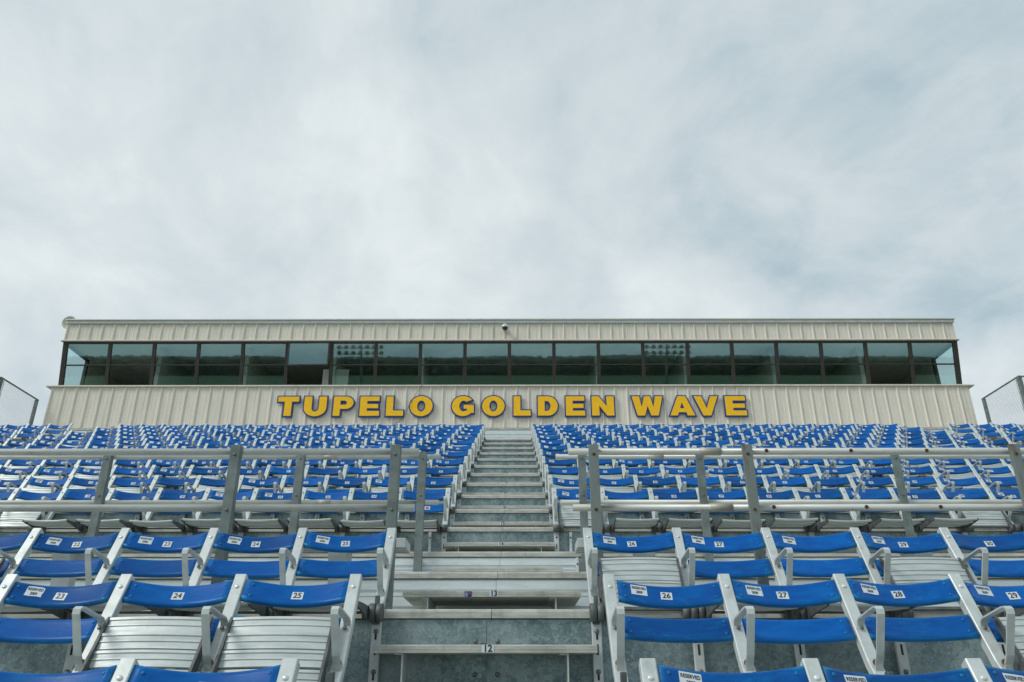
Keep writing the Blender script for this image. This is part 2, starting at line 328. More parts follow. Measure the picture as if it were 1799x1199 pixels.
# ------------------------------------------------------------------ aisle half steps
ordn = ['first', 'second', 'third', 'fourth', 'fifth', 'sixth', 'seventh', 'eighth', 'ninth', 'tenth', 'eleventh', 'twelfth', 'thirteenth', 'fourteenth', 'fifteenth', 'sixteenth', 'seventeenth', 'eighteenth', 'nineteenth', 'twentieth']
def aisle_step(num, d, h, wdt, bh, cx=0.0, xs=(-0.36, 0.36), ordinal='', depth=0.27, up_i=None):
    lab = f'weathered aluminium half step marked {num}, {"nearest of the stairs" if num == 12 else "with a blue shield sticker"}' if num else 'unnumbered aluminium half step between the two railings in the central stairs'
    if num and up_i is not None: lab = f'aluminium half step marked {num}, {ordn[up_i]} step of the upper central stairs'
    if ordinal: lab = f'weathered aluminium half step, {ordinal} in the upper central stairs'
    t = thing('aisle_step', lab, 'step', (cx, d, h + HZ), 'half steps up the central stairs')
    H = 0.033 if num in (12, 13) else 0.034
    bm = bmesh.new()
    prof = [(0, -H), (0, -H * 0.72), (0.002, -H * 0.68), (0, -H * 0.62), (0, -0.004), (0.004, 0)]
    for q in range(1, 5):
        yy = depth * q / 5; prof += [(yy - 0.007, 0), (yy - 0.005, -0.003), (yy + 0.005, -0.003), (yy + 0.007, 0)]
    prof += [(depth, 0), (depth, -H)]
    prism(bm, prof, -wdt / 2, wdt / 2)
    ob('tread', mesh(bm, 'tread', 'deck_alu'), t)
    for x in xs:
        bm = bmesh.new(); box(bm, x - 0.003, x + 0.003, 0.02, depth - 0.02, -H - bh, -H - 0.0005)
        box(bm, x - 0.035, x - 0.0035, 0.02, depth - 0.02, -H - 0.006, -H - 0.001)
        ob('bracket', mesh(bm, 'bracket', 'cast_alu'), t)
    if num:
        bm = bmesh.new(); sw = 0.054 if num == 12 else 0.050
        box(bm, -sw / 2, sw / 2, -0.0015, 0.0, -H + 0.001, -0.002)
        st = ob('number_sticker', mesh(bm, 'number_sticker', 'sticker'), t, (0.012, -0.0007, 0))
        me = text_mesh(str(num), H * 1.2, 0.0012)
        ob('number', me, st, mtx=Matrix.Translation((0, -0.0022, -H / 2)) @ Matrix.Rotation(R(90), 4, 'X'))
    return t
aisle_step(12, 3.70, 0.196, 0.975, 0.16, depth=0.185)
s13 = aisle_step(13, 4.66, 0.531, 1.0, 0.125, 0.0, depth=0.515)
bm = bmesh.new()
prism_pts = [(-0.5, 0.5), (-0.45, -0.35), (0, -0.55), (0.45, -0.35), (0.5, 0.5)]
vs = [bm.verts.new((x * 0.042, 0, z * 0.034)) for x, z in prism_pts]; f = bm.faces.new(vs)
r = bmesh.ops.extrude_face_region(bm, geom=[f]); bmesh.ops.translate(bm, verts=[v for v in r['geom'] if isinstance(v, bmesh.types.BMVert)], vec=(0, -0.0015, 0))
for k in range(3): box(bm, -0.017, -0.002, -0.003, -0.0016, 0.006 - k * 0.008, 0.009 - k * 0.008, 1)
box(bm, 0.002, 0.016, -0.003, -0.0016, 0.001, 0.012, 2)
b = ob('shield_sticker', mesh(bm, 'shield_sticker', ['letterblue', 'sticker', 'red']), s13, (-0.132, -0.0007, -0.021)); b['label'] = 'small blue shield shaped sticker with red and white marks'
aisle_step(0, 6.24, 0.885, 0.985, 0.13, depth=0.19)
for n in range(14, 25):
    d = D15 + (n - 14) * TU - 0.24; h = LB + (n - 14) * RU + 0.172
    aisle_step(n if n < 22 else 0, d, h, 0.965, 0.12, depth=0.24, up_i=n - 14, ordinal='' if n < 22 else ['third from the top', 'second from the top', 'topmost'][n - 22])

for i, (x, y, rz) in enumerate(((-0.015, 3.722, 0.3), (-0.29, 3.73, 1.2), (0.30, 3.735, 2.0))):
    bm = bmesh.new(); pts = [(-0.022, 0, 0.002), (-0.008, 0.008, 0.006), (0.010, 0.007, 0.003), (0.022, 0, 0.007), (0.010, -0.007, 0.004), (-0.008, -0.008, 0.005)]
    k = (1, 0.45, 0.4)[i]; v = [bm.verts.new(Vector(p) * k) for p in pts]; f = bm.faces.new(v)
    r = bmesh.ops.extrude_face_region(bm, geom=[f]); bmesh.ops.translate(bm, verts=[q for q in r['geom'] if isinstance(q, bmesh.types.BMVert)], vec=(0, 0, 0.0008))
    o = ob('dry_leaf', mesh(bm, 'dry_leaf', 'rust')); o.location = (x, y, 0.196 + HZ + 0.0005); o.rotation_euler = (0, 0, rz)
    o['label'] = ('curled brown leaf above the number 12 on the lowest step', 'tiny brown leaf scrap left of the number 12', 'tiny brown leaf scrap right of the number 12')[i]; o['category'] = 'leaf'
# ------------------------------------------------------------------ seats
SS = 0.457
def ylean(z): return 0.06 + (z - 0.44) * 0.596
U = Vector((0, 0.512, 0.859)); F = Vector((0, -0.859, 0.512))
PATH = [(-0.028, 0.03), (-0.028, 0.33), (0.0, 0.37), (0.06, 0.44), (ylean(0.767), 0.767)]
def standard_mesh(near):
    bm = bmesh.new()
    wv = 0.0225; dp = 0.038
    rows = []
    for i, (y, z) in enumerate(PATH):
        a = Vector(PATH[max(0, i - 1)]); b = Vector(PATH[min(len(PATH) - 1, i + 1)]); t = (b - a).normalized(); nrm = Vector((-t.y, t.x)) if False else Vector((t.y, -t.x))
        fr = Vector((y, z)); bk = fr + nrm * (0.022 if z < 0.36 else dp)
        if bk.x < y: bk = fr - nrm * dp
        rows.append((fr, bk))
    ch = 0.003
    rings = []
    for fr, bk in rows:
        dv = (bk - fr).normalized() * ch
        pts = [(-wv + ch, fr), (wv - ch, fr), (wv, fr + dv), (wv, bk - dv), (wv - ch, bk), (-wv + ch, bk), (-wv, bk - dv), (-wv, fr + dv)]
        rings.append([bm.verts.new((x, p.x, p.y)) for x, p in pts])
    for a, b in zip(rings, rings[1:]):
        for i in range(8): bm.faces.new([a[i], a[(i + 1) % 8], b[(i + 1) % 8], b[i]])
    bm.faces.new(rings[0]); bm.faces.new(rings[-1])
    if not near:
        head(bm, (0, ylean(0.715), 0.715), F, 0.007, 0.005, 1, 6)
        head(bm, (0, ylean(0.56) - 0.008, 0.56), F, 0.008, 0.006, 1, 6)
        head(bm, (0, ylean(0.42) - 0.012, 0.425), F, 0.009, 0.007, 2, 6)
        box(bm, -0.004, 0.004, -0.030, -0.0275, 0.15, 0.19, 3); head(bm, (0, -0.028, 0.25), (0, -1, 0), 0.008, 0.006, 3, 6)
        cyl(bm, (-0.028, -0.055, 0.325), (0.028, -0.055, 0.325), 0.036, seg=10, mi=4)
    return mesh(bm, 'standard', ['cast_alu', 'bolt', 'rust', 'dark', 'casting'])
def slat_mesh(zc, bow, H=0.098):
    bm = bmesh.new(); h = H / 2
    prof = [(0.005, -h * 0.55), (0.0055, h * 0.7), (0.004, h * 0.93), (-0.001, h), (-0.006, h * 0.9), (-0.007, -h * 0.6), (-0.014, -h * 0.8), (-0.012, -h * 0.98), (-0.003, -h * 1.05), (0.006, -h * 0.95), (0.009, -h * 0.75)]
    c0 = Vector((0, ylean(zc), zc)) - F * 0.013
    W = 0.2055; NX = 14; prev = None; np_ = len(prof)
    for i in range(NX + 1):
        x = -W + 2 * W * i / NX; b = bow * (1 - (x / W) ** 2)
        ring = [bm.verts.new(c0 + Vector((x, 0, 0)) + F * (n - b) + U * u) for n, u in prof]
        if prev:
            for k in range(np_):
                f = bm.faces.new([prev[k], prev[(k + 1) % np_], ring[(k + 1) % np_], ring[k]]); f.smooth = True
        else: bm.faces.new(ring[::-1])
        prev = ring
    bm.faces.new(prev)
    for sx in (-1, 1):
        for u in (-0.024, 0.026):
            x = sx * 0.178; b = bow * (1 - (x / W) ** 2)
            head(bm, c0 + Vector((x, 0, 0)) + F * (0.0053 - b) + U * u, F, 0.0062, 0.0035, 0, 6)
    return mesh(bm, 'backrest_slat', 'blue')
def face_mtx(x, zc, bow, u=0.0, lift=0.0068, roll=0.0):
    W = 0.2055; b = bow * (1 - (x / W) ** 2); sl = bow * 2 * x / W / W         # d(-b)/dx
    c0 = Vector((0, ylean(zc), zc)) - F * 0.013
    p = c0 + Vector((x, 0, 0)) + F * (lift - b) + U * u
    tx = (Vector((1, 0, 0)) + F * sl).normalized(); nn = tx.cross(U).normalized()
    m = Matrix((( tx.x, U.x, nn.x, p.x), (tx.y, U.y, nn.y, p.y), (tx.z, U.z, nn.z, p.z), (0, 0, 0, 1)))
    return m @ Matrix.Rotation(roll, 4, 'Z')
PIV = Vector((0, -0.042, 0.325))
def pan_frame_pts():  # pan local frame: v forward from the hinge (when down -y), n up
    return
def pan_parts():
    """meshes in pan frame: origin hinge, +v = local -Y, up = Z (pan down)"""
    slats = []
    for k in range(4):
        bm = bmesh.new(); y0 = -0.035 - k * 0.068; y1 = y0 - 0.063
        NX = 10; W = 0.184; prev = None
        prof = [(y0, 0.0), (y0 - 0.024, 0.0), (y0 - 0.026, -0.0035), (y0 - 0.031, -0.0035), (y0 - 0.033, 0.0), (y1 + 0.016, -0.001), (y1 + 0.013, -0.005), (y1 + 0.003, -0.005), (y1, 0.0), (y1 - 0.002, 0.007), (y1, 0.013), (y0, 0.011)]
        for i in range(NX + 1):
            x = -W + 2 * W * i / NX; b = 0.009 * (1 - (x / W) ** 2) - 0.005
            cup = 0.010 * ((k - 1.5) / 1.5) ** 2
            ring = [bm.verts.new((x, y, z - b + cup)) for y, z in prof]
            if prev:
                for q in range(len(prof)):
                    f = bm.faces.new([prev[q], prev[(q + 1) % len(prof)], ring[(q + 1) % len(prof)], ring[q]]); f.smooth = False
            else: bm.faces.new(ring[::-1])
            prev = ring
        bm.faces.new(prev); slats.append(mesh(bm, 'seat_slat', 'pan_alu'))
    arms = []
    for s in (-1, 1):
        bm = bmesh.new(); x0, x1 = s * 0.185, s * 0.195
        out = [(0.012, -0.030), (-0.05, -0.030), (-0.16, -0.010), (-0.29, 0.006), (-0.305, 0.014), (-0.30, 0.026), (-0.16, 0.028), (-0.05, 0.026), (0.012, 0.034), (0.034, 0.0)]
        prism(bm, out, min(x0, x1), max(x0, x1)); cyl(bm, (s * 0.165, 0, 0), (s * 0.1985, 0, 0), 0.033, seg=12)
        arms.append(mesh(bm, 'side_arm', 'casting'))
    bm = bmesh.new(); box(bm, -0.183, 0.183, -0.028, -0.012, -0.006, 0.006, bev=0.001)
    return slats, arms, mesh(bm, 'seat_pan', 'casting')
SL, ARMS, PANBAR = pan_parts()
def joined(meshes, name, mats):
    bm = bmesh.new()
    for me, mi in meshes:
        n0 = len(bm.faces); bm.from_mesh(me); bm.faces.ensure_lookup_table()
        for f in bm.faces[n0:]: f.material_index = mi
    return mesh(bm, name, mats, False)
PAN_FAR = joined([(m, 0) for m in SL] + [(m, 1) for m in ARMS + [PANBAR]], 'seat_pan', ['pan_alu', 'casting'])
def armrest_mesh():
    bm = bmesh.new(); y1 = ylean(0.56)
    pts = [(y1 - 0.006, 0.535), (y1 + 0.003, 0.562), (y1 - 0.004, 0.578), (y1 - 0.02, 0.588), (y1 - 0.165, 0.612), (y1 - 0.185, 0.612), (y1 - 0.197, 0.603), (y1 - 0.198, 0.588), (y1 - 0.13, 0.455), (y1 - 0.108, 0.428), (y1 - 0.10, 0.405)]
    w2, th = 0.0135, 0.0065
    prev = None
    P = [Vector(p) for p in pts]
    for i, p in enumerate(P):
        t = (P[min(i + 1, len(P) - 1)] - P[max(i - 1, 0)]).normalized(); n = Vector((t.y, -t.x))
        q = [(-w2, p - n * th / 2), (w2, p - n * th / 2), (w2, p + n * th / 2), (-w2, p + n * th / 2)]
        ring = [bm.verts.new((x, v.x, v.y)) for x, v in q]
        if prev:
            for k in range(4): bm.faces.new([prev[k], prev[(k + 1) % 4], ring[(k + 1) % 4], ring[k]])
        else: bm.faces.new(ring)
        prev = ring
    bm.faces.new(prev)
    return mesh(bm, 'armrest', 'cast_alu')
ST_N, ST_F = standard_mesh(True), standard_mesh(False)
ZU, ZL, BU, BL = 0.712, 0.565, 0.040, 0.018
SLU, SLL = slat_mesh(ZU, BU), slat_mesh(ZL, BL)
ARM = armrest_mesh()
bm = bmesh.new(); cyl(bm, (-0.030, -0.055, 0.325), (-0.002, -0.055, 0.325), 0.040, seg=16); cyl(bm, (0.002, -0.055, 0.325), (0.030, -0.055, 0.325), 0.040, seg=16)
box(bm, -0.010, 0.010, -0.06, -0.028, 0.30, 0.40, bev=0.003); box(bm, -0.020, 0.014, -0.05, -0.024, 0.275, 0.30, bev=0.003); HUB = mesh(bm, 'hinge_hub', 'casting')
def one_head(p, d, r, h, m, name, base=None):
    bm = bmesh.new(); mats = [m]
    head(bm, p, d, r, h, 0, 10)
    if base: head(bm, p, d, r * 1.7, h * 0.25, 1, 10); mats.append(base)
    return mesh(bm, name, mats)
RIV = one_head((0, ylean(0.715), 0.715), F, 0.0085, 0.006, 'rivet', 'rivet')
BOLT1 = one_head((0, ylean(0.557) - 0.009, 0.555), F, 0.0085, 0.006, 'bolt', 'bolt')
BOLT2 = one_head((0, ylean(0.425) - 0.016, 0.43), F, 0.0100, 0.008, 'rust', 'bolt', 'rust')
bm = bmesh.new(); box(bm, -0.012, 0.012, -0.0035, 0, -0.030, 0.022, bev=0.001); 
TAB = mesh(bm, 'rust_tab', 'cast_alu')
bm = bmesh.new(); box(bm, -0.0045, 0.0045, -0.0295, -0.0275, 0.145, 0.190); SLOT = mesh(bm, 'slot', 'dark')
bm = bmesh.new(); head(bm, (0, -0.028, 0.245), (0, -1, 0), 0.0115, 0.009, 0, 8); box(bm, -0.0045, 0.0045, -0.0295, -0.0275, 0.21, 0.24, 1); KEYB = mesh(bm, 'mount_bolt', ['bolt', 'dark'])
bm = bmesh.new(); head(bm, (0, -0.028, 0.075), (0, -1, 0), 0.0115, 0.009, 0, 8); box(bm, -0.0045, 0.0045, -0.0295, -0.0275, 0.04, 0.07, 1); KEYB2 = mesh(bm, 'mount_bolt', ['bolt', 'dark'])
# stickers
def sticker_box(wd, ht, jag=False, seed=0):
    bm = bmesh.new(); rr = random.Random(seed)
    pts = [(-wd / 2, -ht / 2), (wd / 2, -ht / 2), (wd / 2, ht / 2), (-wd / 2, ht / 2)]
    if jag:
        pts = []
        for (ax, ay), (bx, by) in zip([(-1, -1), (1, -1), (1, 1), (-1, 1)], [(1, -1), (1, 1), (-1, 1), (-1, -1)]):
            for k in range(4):
                t = k / 4; pts.append(((ax + (bx - ax) * t) * wd / 2 * rr.uniform(0.9, 1.0), (ay + (by - ay) * t) * ht / 2 * rr.uniform(0.86, 1.0)))
    v = [bm.verts.new((x, y, 0)) for x, y in pts]; f = bm.faces.new(v)
    r = bmesh.ops.extrude_face_region(bm, geom=[f]); bmesh.ops.translate(bm, verts=[q for q in r['geom'] if isinstance(q, bmesh.types.BMVert)], vec=(0, 0, -0.0012))
    return mesh(bm, 'sticker', 'sticker')
NUM_ST = sticker_box(0.045, 0.034); NUM_J = sticker_box(0.046, 0.038, True, 4)
RES_ST = [sticker_box(0.066, 0.044), sticker_box(0.070, 0.046, True, 1), sticker_box(0.068, 0.046, True, 9)]
RES_T = text_mesh('RESERVED', 0.0165, 0.0005, 'print', 0.76, 1.05); RES_09 = text_mesh('2009', 0.0165, 0.0005, 'print', 0.8); RES_00 = text_mesh('2000', 0.0165, 0.0005, 'fadeprint', 0.8)
RES_TF = text_mesh('RESERVED', 0.0165, 0.0005, 'fadeprint', 0.76, 1.05)
NUMT = {}
def num_text(n, faded):
    k = (n, faded)
    if k not in NUMT: NUMT[k] = text_mesh(str(n), 0.033, 0.0007, 'fadeprint' if faded else 'print')
    return NUMT[k]
rs = random.Random(11)
def pan_matrix(up):
    ang = 0.0
    if up: ang = -R(90 + 31.5) + 0  # rotate forward-pointing pan (-Y) upward
    return Matrix.Translation(PIV) @ Matrix.Rotation(-R(90 + 26) if up else R(rs.uniform(-1.5, 2)), 4, 'X')
def seat(name, label, x, d, h, side, last, level, up, num=None, res=0, numst=1, faded=False, extra=None):
    """side +1: block to the right of the stairs, owns its left standard; -1 mirrored. level 2 close, 1 first upper row, 0 far"""
    t = thing(name, label, 'seat', (x, d, h + HZ), 'blue folding seats with raised pans' if up else 'blue folding seats with lowered pans')
    sides = [-side] + ([side] if last else [])
    for sdx in sides:
        sx = sdx * SS / 2
        if level == 2:
            st = ob('standard', ST_N, t, (sx, 0, 0))
            for nm, me in (('rivet', RIV), ('bolt', BOLT1), ('bolt', BOLT2), ('slot', SLOT), ('mount_bolt', KEYB), ('mount_bolt', KEYB2)): ob(nm, me, st)
            ob('hinge_hub', HUB, t, (sx, 0, 0))
        else: ob('standard', ST_F, t, (sx, 0, 0))
        ar = ob('armrest', ARM, t, (sx, 0, 0))
        if level == 2:
            ar.rotation_euler = (0, 0, R(rs.uniform(-2.5, 2.5)))
    jit = lambda a: rs.uniform(-a, a)
    for nm, me in (('backrest_slat', SLU), ('backrest_slat', SLL)):
        jm = Matrix.Translation((0, jit(0.003), jit(0.0045))) @ Matrix.Rotation(R(jit(0.9)), 4, 'Y')
        ob(nm, me, t, mtx=jm)
        if me is SLU: JM = jm
    if up is not None:
        pm = pan_matrix(up)
        if level >= 1:
            p = ob('seat_pan', PANBAR, t, mtx=pm)
            for me in SL: ob('seat_slat', me, p)
            for me in ARMS: ob('side_arm', me, p)
        else: ob('seat_pan', PAN_FAR, t, mtx=pm)
    if res:
        pj = ob('reserved_sticker', RES_ST[rs.choice([0, 0, 1, 2])] if level == 2 else RES_ST[0], t, mtx=JM @ face_mtx(-0.118 + jit(0.006), ZU, BU, 0.012 + jit(0.004), roll=R(jit(3))))
        if level == 2:
            ob('print', RES_TF if faded else RES_T, pj, (0, 0.009, 0.0008)); ob('print', RES_00 if faded else RES_09, pj, (0, -0.010, 0.0008))
        elif level == 1 or d < 11:
            ob('print', RES_TF, pj, (0, 0.009, 0.0008)); ob('print', RES_00, pj, (0, -0.010, 0.0008))
    if numst:
        pj = ob('number_sticker', NUM_J if (faded and level == 2) else NUM_ST, t, mtx=JM @ face_mtx(-0.005 + jit(0.008), ZU, BU, -0.004 + jit(0.003), roll=R(jit(4))))
        if num and d < 12: ob('number', num_text(num, faded), pj, (0, 0, 0.0008))
    if extra == 'red':
        bm = bmesh.new(); box(bm, -0.045, 0.045, -0.02, 0.02, -0.001, 0); box(bm, -0.038, -0.006, -0.012, 0.012, 0.0002, 0.0012, 1); box(bm, 0.004, 0.036, -0.012, 0.012, 0.0002, 0.0012, 1)
        o = ob('warning_sticker', mesh(bm, 'warning_sticker', ['sticker', 'red']), t, mtx=jm @ face_mtx(0.03, ZL, BL, 0.0, lift=0.0075)); o['label'] = 'white sticker with red print'
    return t
X0 = 0.503
def rowname(n):
    if n == 10: return 'row nearest the camera'
    if n == 11: return 'second row from the camera'
    if n == 12: return 'row just in front of the railing'
    if n <= 19: return f'{ordn[n - 14]} row behind the railings'
    return f'{ordn[24 - n]} row below the press box'
UP = {10: {}, 11: {(-1, 0): 1, (-1, 1): 1, (1, 3): 1}, 12: {(1, 0): 1, (1, 3): 1, (-1, 4): 1}}
cf = (28.0 / 36.0)
def inview(x, y, z):
    p = R(23.9); dx = x - 0.13; c = y * math.cos(p) + z * math.sin(p); v = -y * math.sin(p) + z * math.cos(p)
    if c < 0.3: return 0
    u = dx / c * cf; vv = v / c * cf
    return abs(u) < 0.52 and -0.37 < vv < 0.35
pend = []
for n in list(range(10, 13)) + list(range(14, 25)):
    d, h = (lower[n + 1][0], lower[n][1]) if n < 13 else (D15 + (n - 14) * TU, LB + (n - 14) * RU)
    for side in (-1, 1):
        for blk, (xs, cnt) in enumerate(((X0, 17), (X0 + 17 * SS + 1.05, 4))):
            for i in range(cnt):
                x = side * (xs + (i + 0.5) * SS)
                vis = any(inview(x + a, d + 0.25, h + b) for a in (-0.24, 0.24) for b in (0.75, 0.3))
                margin = inview(x * 0.93, d + 0.25, h + 0.7)
                if not vis and not margin: continue
                pend.append((math.hypot(d, h), n, side, blk, i, cnt, x, d, h))
pend.sort(key=lambda q: (q[0], abs(q[6])))
print('SEATS', len(pend))
stuff = []
for k, (dist, n, side, blk, i, cnt, x, d, h) in enumerate(pend):
    if n < 13:
        up = UP[n].get((side, i), 0); lev = 2
    else:
        lev = 1 if n == 14 else 0
        if n == 14: up = (side == 1 and i in (0, 8)) or (side == -1 and i >= 8)
        elif n == 24 and blk: up = False
        else: up = rs.random() < (0.35 if n < 18 else 0.12)
    up = bool(up)
    num = 26 + i if side > 0 else 25 - i
    res, nst, faded = 1, 1, False
    if n == 12: faded = side < 0; nst = 0 if (side, i) == (1, 2) else 1; res = 0 if (side, i) == (1, 4) else 1
    elif n == 11: res = 0 if side < 0 and i < 2 else 1
    elif n == 10: res = 1 if side > 0 else 0
    elif n in (14, 15, 16): res = 0 if i < 9 and rs.random() < 0.85 else 1; nst = rs.random() < 0.8
    else: res = rs.random() < 0.85; nst = rs.random() < 0.85
    if n == 14 and side < 0 and i == 0: nst = 0
    if k >= 300:
        stuff.append((x, d, h, side, i == cnt - 1, up, res, nst)); continue
    sd_ = 'left' if side < 0 else 'right'
    where = f'{ordn[i]} seat {sd_} of the central stairs' if not blk else f'{ordn[i]} seat beyond the {sd_} side aisle'
    st_ = 'pan raised' if up else 'pan lowered'
    lab = f'blue folding seat, {where}, {rowname(n)}'
    if n < 13 and nst and (n, side, i) != (12, -1, 0): lab = f'blue seat numbered {num}, {where}, {rowname(n)}'
    if len(lab.split()) > 16: lab = lab.replace('blue folding seat, ', 'blue seat, ').replace('central ', '')
    if len(lab.split()) > 16: lab = lab.replace('numbered ', '').replace(' seat ' + sd_, ' ' + sd_)
    seat('stadium_seat', lab, x, d, h, side, i == cnt - 1, lev, up, num, res, nst, faded, 'red' if (n, side, i) == (14, -1, 0) else None)
# the seats past the first three hundred, smallest and farthest, in one object
bm = bmesh.new(); smats = ['cast_alu', 'bolt', 'rust', 'dark', 'casting', 'blue', 'pan_alu', 'sticker']
def addm(me, mtx, base):
    f0 = len(bm.faces); v0 = len(bm.verts); bm.from_mesh(me); bm.faces.ensure_lookup_table(); bm.verts.ensure_lookup_table()
    for f in bm.faces[f0:]: f.material_index = base[f.material_index]
    bmesh.ops.transform(bm, matrix=mtx, verts=bm.verts[v0:])
for (x, d, h, side, last, up, res, nst) in stuff:
    b = Matrix.Translation((x, d, h + HZ))
    for sdx in [-side] + ([side] if last else []):
        o = Matrix.Translation((sdx * SS / 2, 0, 0)); addm(ST_F, b @ o, [0, 1, 2, 3, 4]); addm(ARM, b @ o, [0])
    addm(SLU, b, [5]); addm(SLL, b, [5]); addm(PAN_FAR, b @ pan_matrix(up), [6, 4])
    if res: addm(RES_ST[0], b @ face_mtx(-0.118, ZU, BU, 0.012), [7])
    if nst: addm(NUM_ST, b @ face_mtx(-0.005, ZU, BU, -0.004), [7])
if stuff:
    o = ob('stadium_seats', mesh(bm, 'stadium_seats', smats, False)); o['kind'] = 'stuff'; o['label'] = 'remaining blue seats of the top rows right below the press box'
else: bm.free()

# ------------------------------------------------------------------ benches between railing and upper tier
for s in (-1, 1):
    t = thing('bench', f'backless aluminium plank bench behind the front railing, {"left" if s < 0 else "right"} of the stairs', 'bench', (s * 0.48, 4.5, L13 + HZ))
    bm = bmesh.new()
    prof = [(0, -0.05), (0, -0.004), (0.004, 0), (0.226, 0), (0.23, -0.004), (0.23, -0.05), (0.215, -0.05), (0.215, -0.042), (0.16, -0.042), (0.158, -0.049), (0.15, -0.049), (0.148, -0.042), (0.085, -0.042), (0.083, -0.049), (0.075, -0.049), (0.073, -0.042), (0.015, -0.042), (0.015, -0.05)]
    prism(bm, prof, min(0, s * 4.6), max(0, s * 4.6)); ob('plank', mesh(bm, 'plank', 'cast_alu'), t, (0, 0, 0.435))
    for X in (0.38, 1.92, 3.46):
        bm = bmesh.new(); prism(bm, [(0.03, 0.384), (0.20, 0.384), (0.20, 0.345), (0.15, 0.28), (0.15, 0), (0.08, 0), (0.08, 0.28), (0.03, 0.345)], s * X - 0.05, s * X + 0.05)
        ob('leg', mesh(bm, 'leg', 'cast_alu'), t)

# ------------------------------------------------------------------ railings
def post_mesh(wd, dp, H, rusty=False):
    wd = wd - 0.012 if H < 0.95 else wd - 0.003
    bm = bmesh.new(); th = 0.005
    box(bm, -wd / 2, wd / 2, 0, th, 0, H, bev=0.0015); box(bm, wd / 2 - th, wd / 2, th + 0.0002, dp, 0, H); box(bm, -wd / 2, -wd / 2 + th, th + 0.0002, dp * 0.4, 0, H)
    for zz in (H - 0.055, H - 0.36, 0.08): head(bm, (0, 0, zz), (0, -1, 0), 0.009, 0.007, 1)
    return mesh(bm, 'post', ['rustpost' if rusty else 'post', 'rust' if rusty else 'bolt'])
def railing(label, y, x_in, x_out, posts, htop, hlow, hbase, r, sleeves, xin2, rusts, lx0=None):
    t = thing('railing', label, 'railing', (x_in, y, hbase + HZ))
    s = 1 if x_out > x_in else -1
    for X, kind in posts:
        o = ob('post', post_mesh(0.066, 0.05, htop - hbase + 0.022, kind), t, (X - x_in, 0, 0))
        if kind: o['label'] = 'post streaked with brown rust'
    for nm, hh, xi in (('top_rail', htop, x_in), ('lower_rail', hlow, xin2)):
        bm = bmesh.new(); cyl(bm, (xi - x_in, 0.052 + r, hh - hbase), (x_out - x_in, 0.052 + r, hh - hbase), r, seg=16)
        o = ob(nm, mesh(bm, nm, 'rail'), t)
        for X in sleeves.get(nm, ()):
            bm = bmesh.new(); cyl(bm, (X - x_in - 0.06, 0.052 + r, hh - hbase), (X - x_in + 0.06, 0.052 + r, hh - hbase), r + 0.003, seg=16); ob('sleeve', mesh(bm, 'sleeve', 'sleeve'), o)
        for X in rusts.get(nm, ()):
            bm = bmesh.new(); head(bm, (X - x_in, 0.052 + 0.001, hh - hbase), (0, -1, 0), 0.011, 0.007, 0); ob('rusty_bolt', mesh(bm, 'rusty_bolt', 'rust'), o)
railing('thicker front railing of white tubes on grey posts, left of the stairs', 4.25, -0.405, -6.5, [(-0.527, 0), (-1.41, 0), (-2.91, 0), (-4.4, 0)], 1.238, 0.924, L13, 0.0195, {}, -0.415, {})
railing('thicker front railing of white tubes on rust streaked posts, right of the stairs', 4.25, 0.43, 6.5, [(0.564, 1), (1.41, 1), (2.88, 1), (4.4, 0)], 1.238, 0.924, L13, 0.0195,
        {'top_rail': (1.22,), 'lower_rail': (1.25,)}, 0.445, {'top_rail': (1.53, 2.0, 2.42), 'lower_rail': (1.53, 2.03, 2.43)})
railing('thinner rear railing of white tubes on slim posts, left of the stairs', 6.36, -0.487, -8.0, [(-0.628, 0), (-1.63, 0), (-3.22, 0), (-4.85, 0), (-6.5, 0)], 1.80, 1.42, 0.74, 0.0205, {'top_rail': (-1.40,), 'lower_rail': (-1.42,)}, -0.487, {})
railing('thinner rear railing of white tubes on slim posts, right of the stairs', 6.36, 0.47, 8.0, [(0.681, 0), (1.647, 0), (3.25, 0), (4.9, 0), (6.5, 0)], 1.80, 1.42, 0.74, 0.0205, {'top_rail': (1.30,)}, 0.50, {})

# ------------------------------------------------------------------ press box
PB = thing('press_box', 'long beige metal sided press box with a band of leaning dark framed windows', 'building', (0, 18.5, LT + HZ))
O = Vector((0, 18.5, LT + HZ))
def pb(name, me, loc=(0, 0, 0), parent=None, mtx=None):
    if mtx is None: mtx = Matrix.Translation(Vector(loc) - O)
    return ob(name, me, parent or PB, mtx=mtx)
HW = 11.35
def panel_mesh(H, wd):
    bm = bmesh.new()
    pr = [(0, 0.0), (0.012, -0.030), (0.034, -0.030), (0.046, 0.0), (0.115, 0.0), (0.120, -0.004), (0.130, -0.004), (0.135, 0.0), (0.215, 0), (0.220, -0.004), (0.230, -0.004), (0.235, 0), (wd, 0)]
    a = [bm.verts.new((x, y, 0)) for x, y in pr]; b = [bm.verts.new((x, y, H)) for x, y in pr]
    c = [bm.verts.new((x, 0.01, z)) for z in (0, H) for x in (0, wd)]
    for i in range(len(pr) - 1): bm.faces.new([a[i], a[i + 1], b[i + 1], b[i]])
    bm.faces.new([c[0], c[1], c[3], c[2]]); bm.faces.new(a + [c[1], c[0]]); bm.faces.new(b + [c[3], c[2]])
    return mesh(bm, 'wall_panel', 'siding')
NPAN = 75; pw = 2 * HW / NPAN
PL, PU_ = panel_mesh(6.955 - 5.90, pw - 0.0005), panel_mesh(8.68 - 8.225, pw - 0.0005)
for i in range(NPAN):
    pb('wall_panel', PL, (-HW + i * pw, 18.5, 5.90 + HZ)); pb('fascia_panel', PU_, (-HW + i * pw, 18.5, 8.225 + HZ))
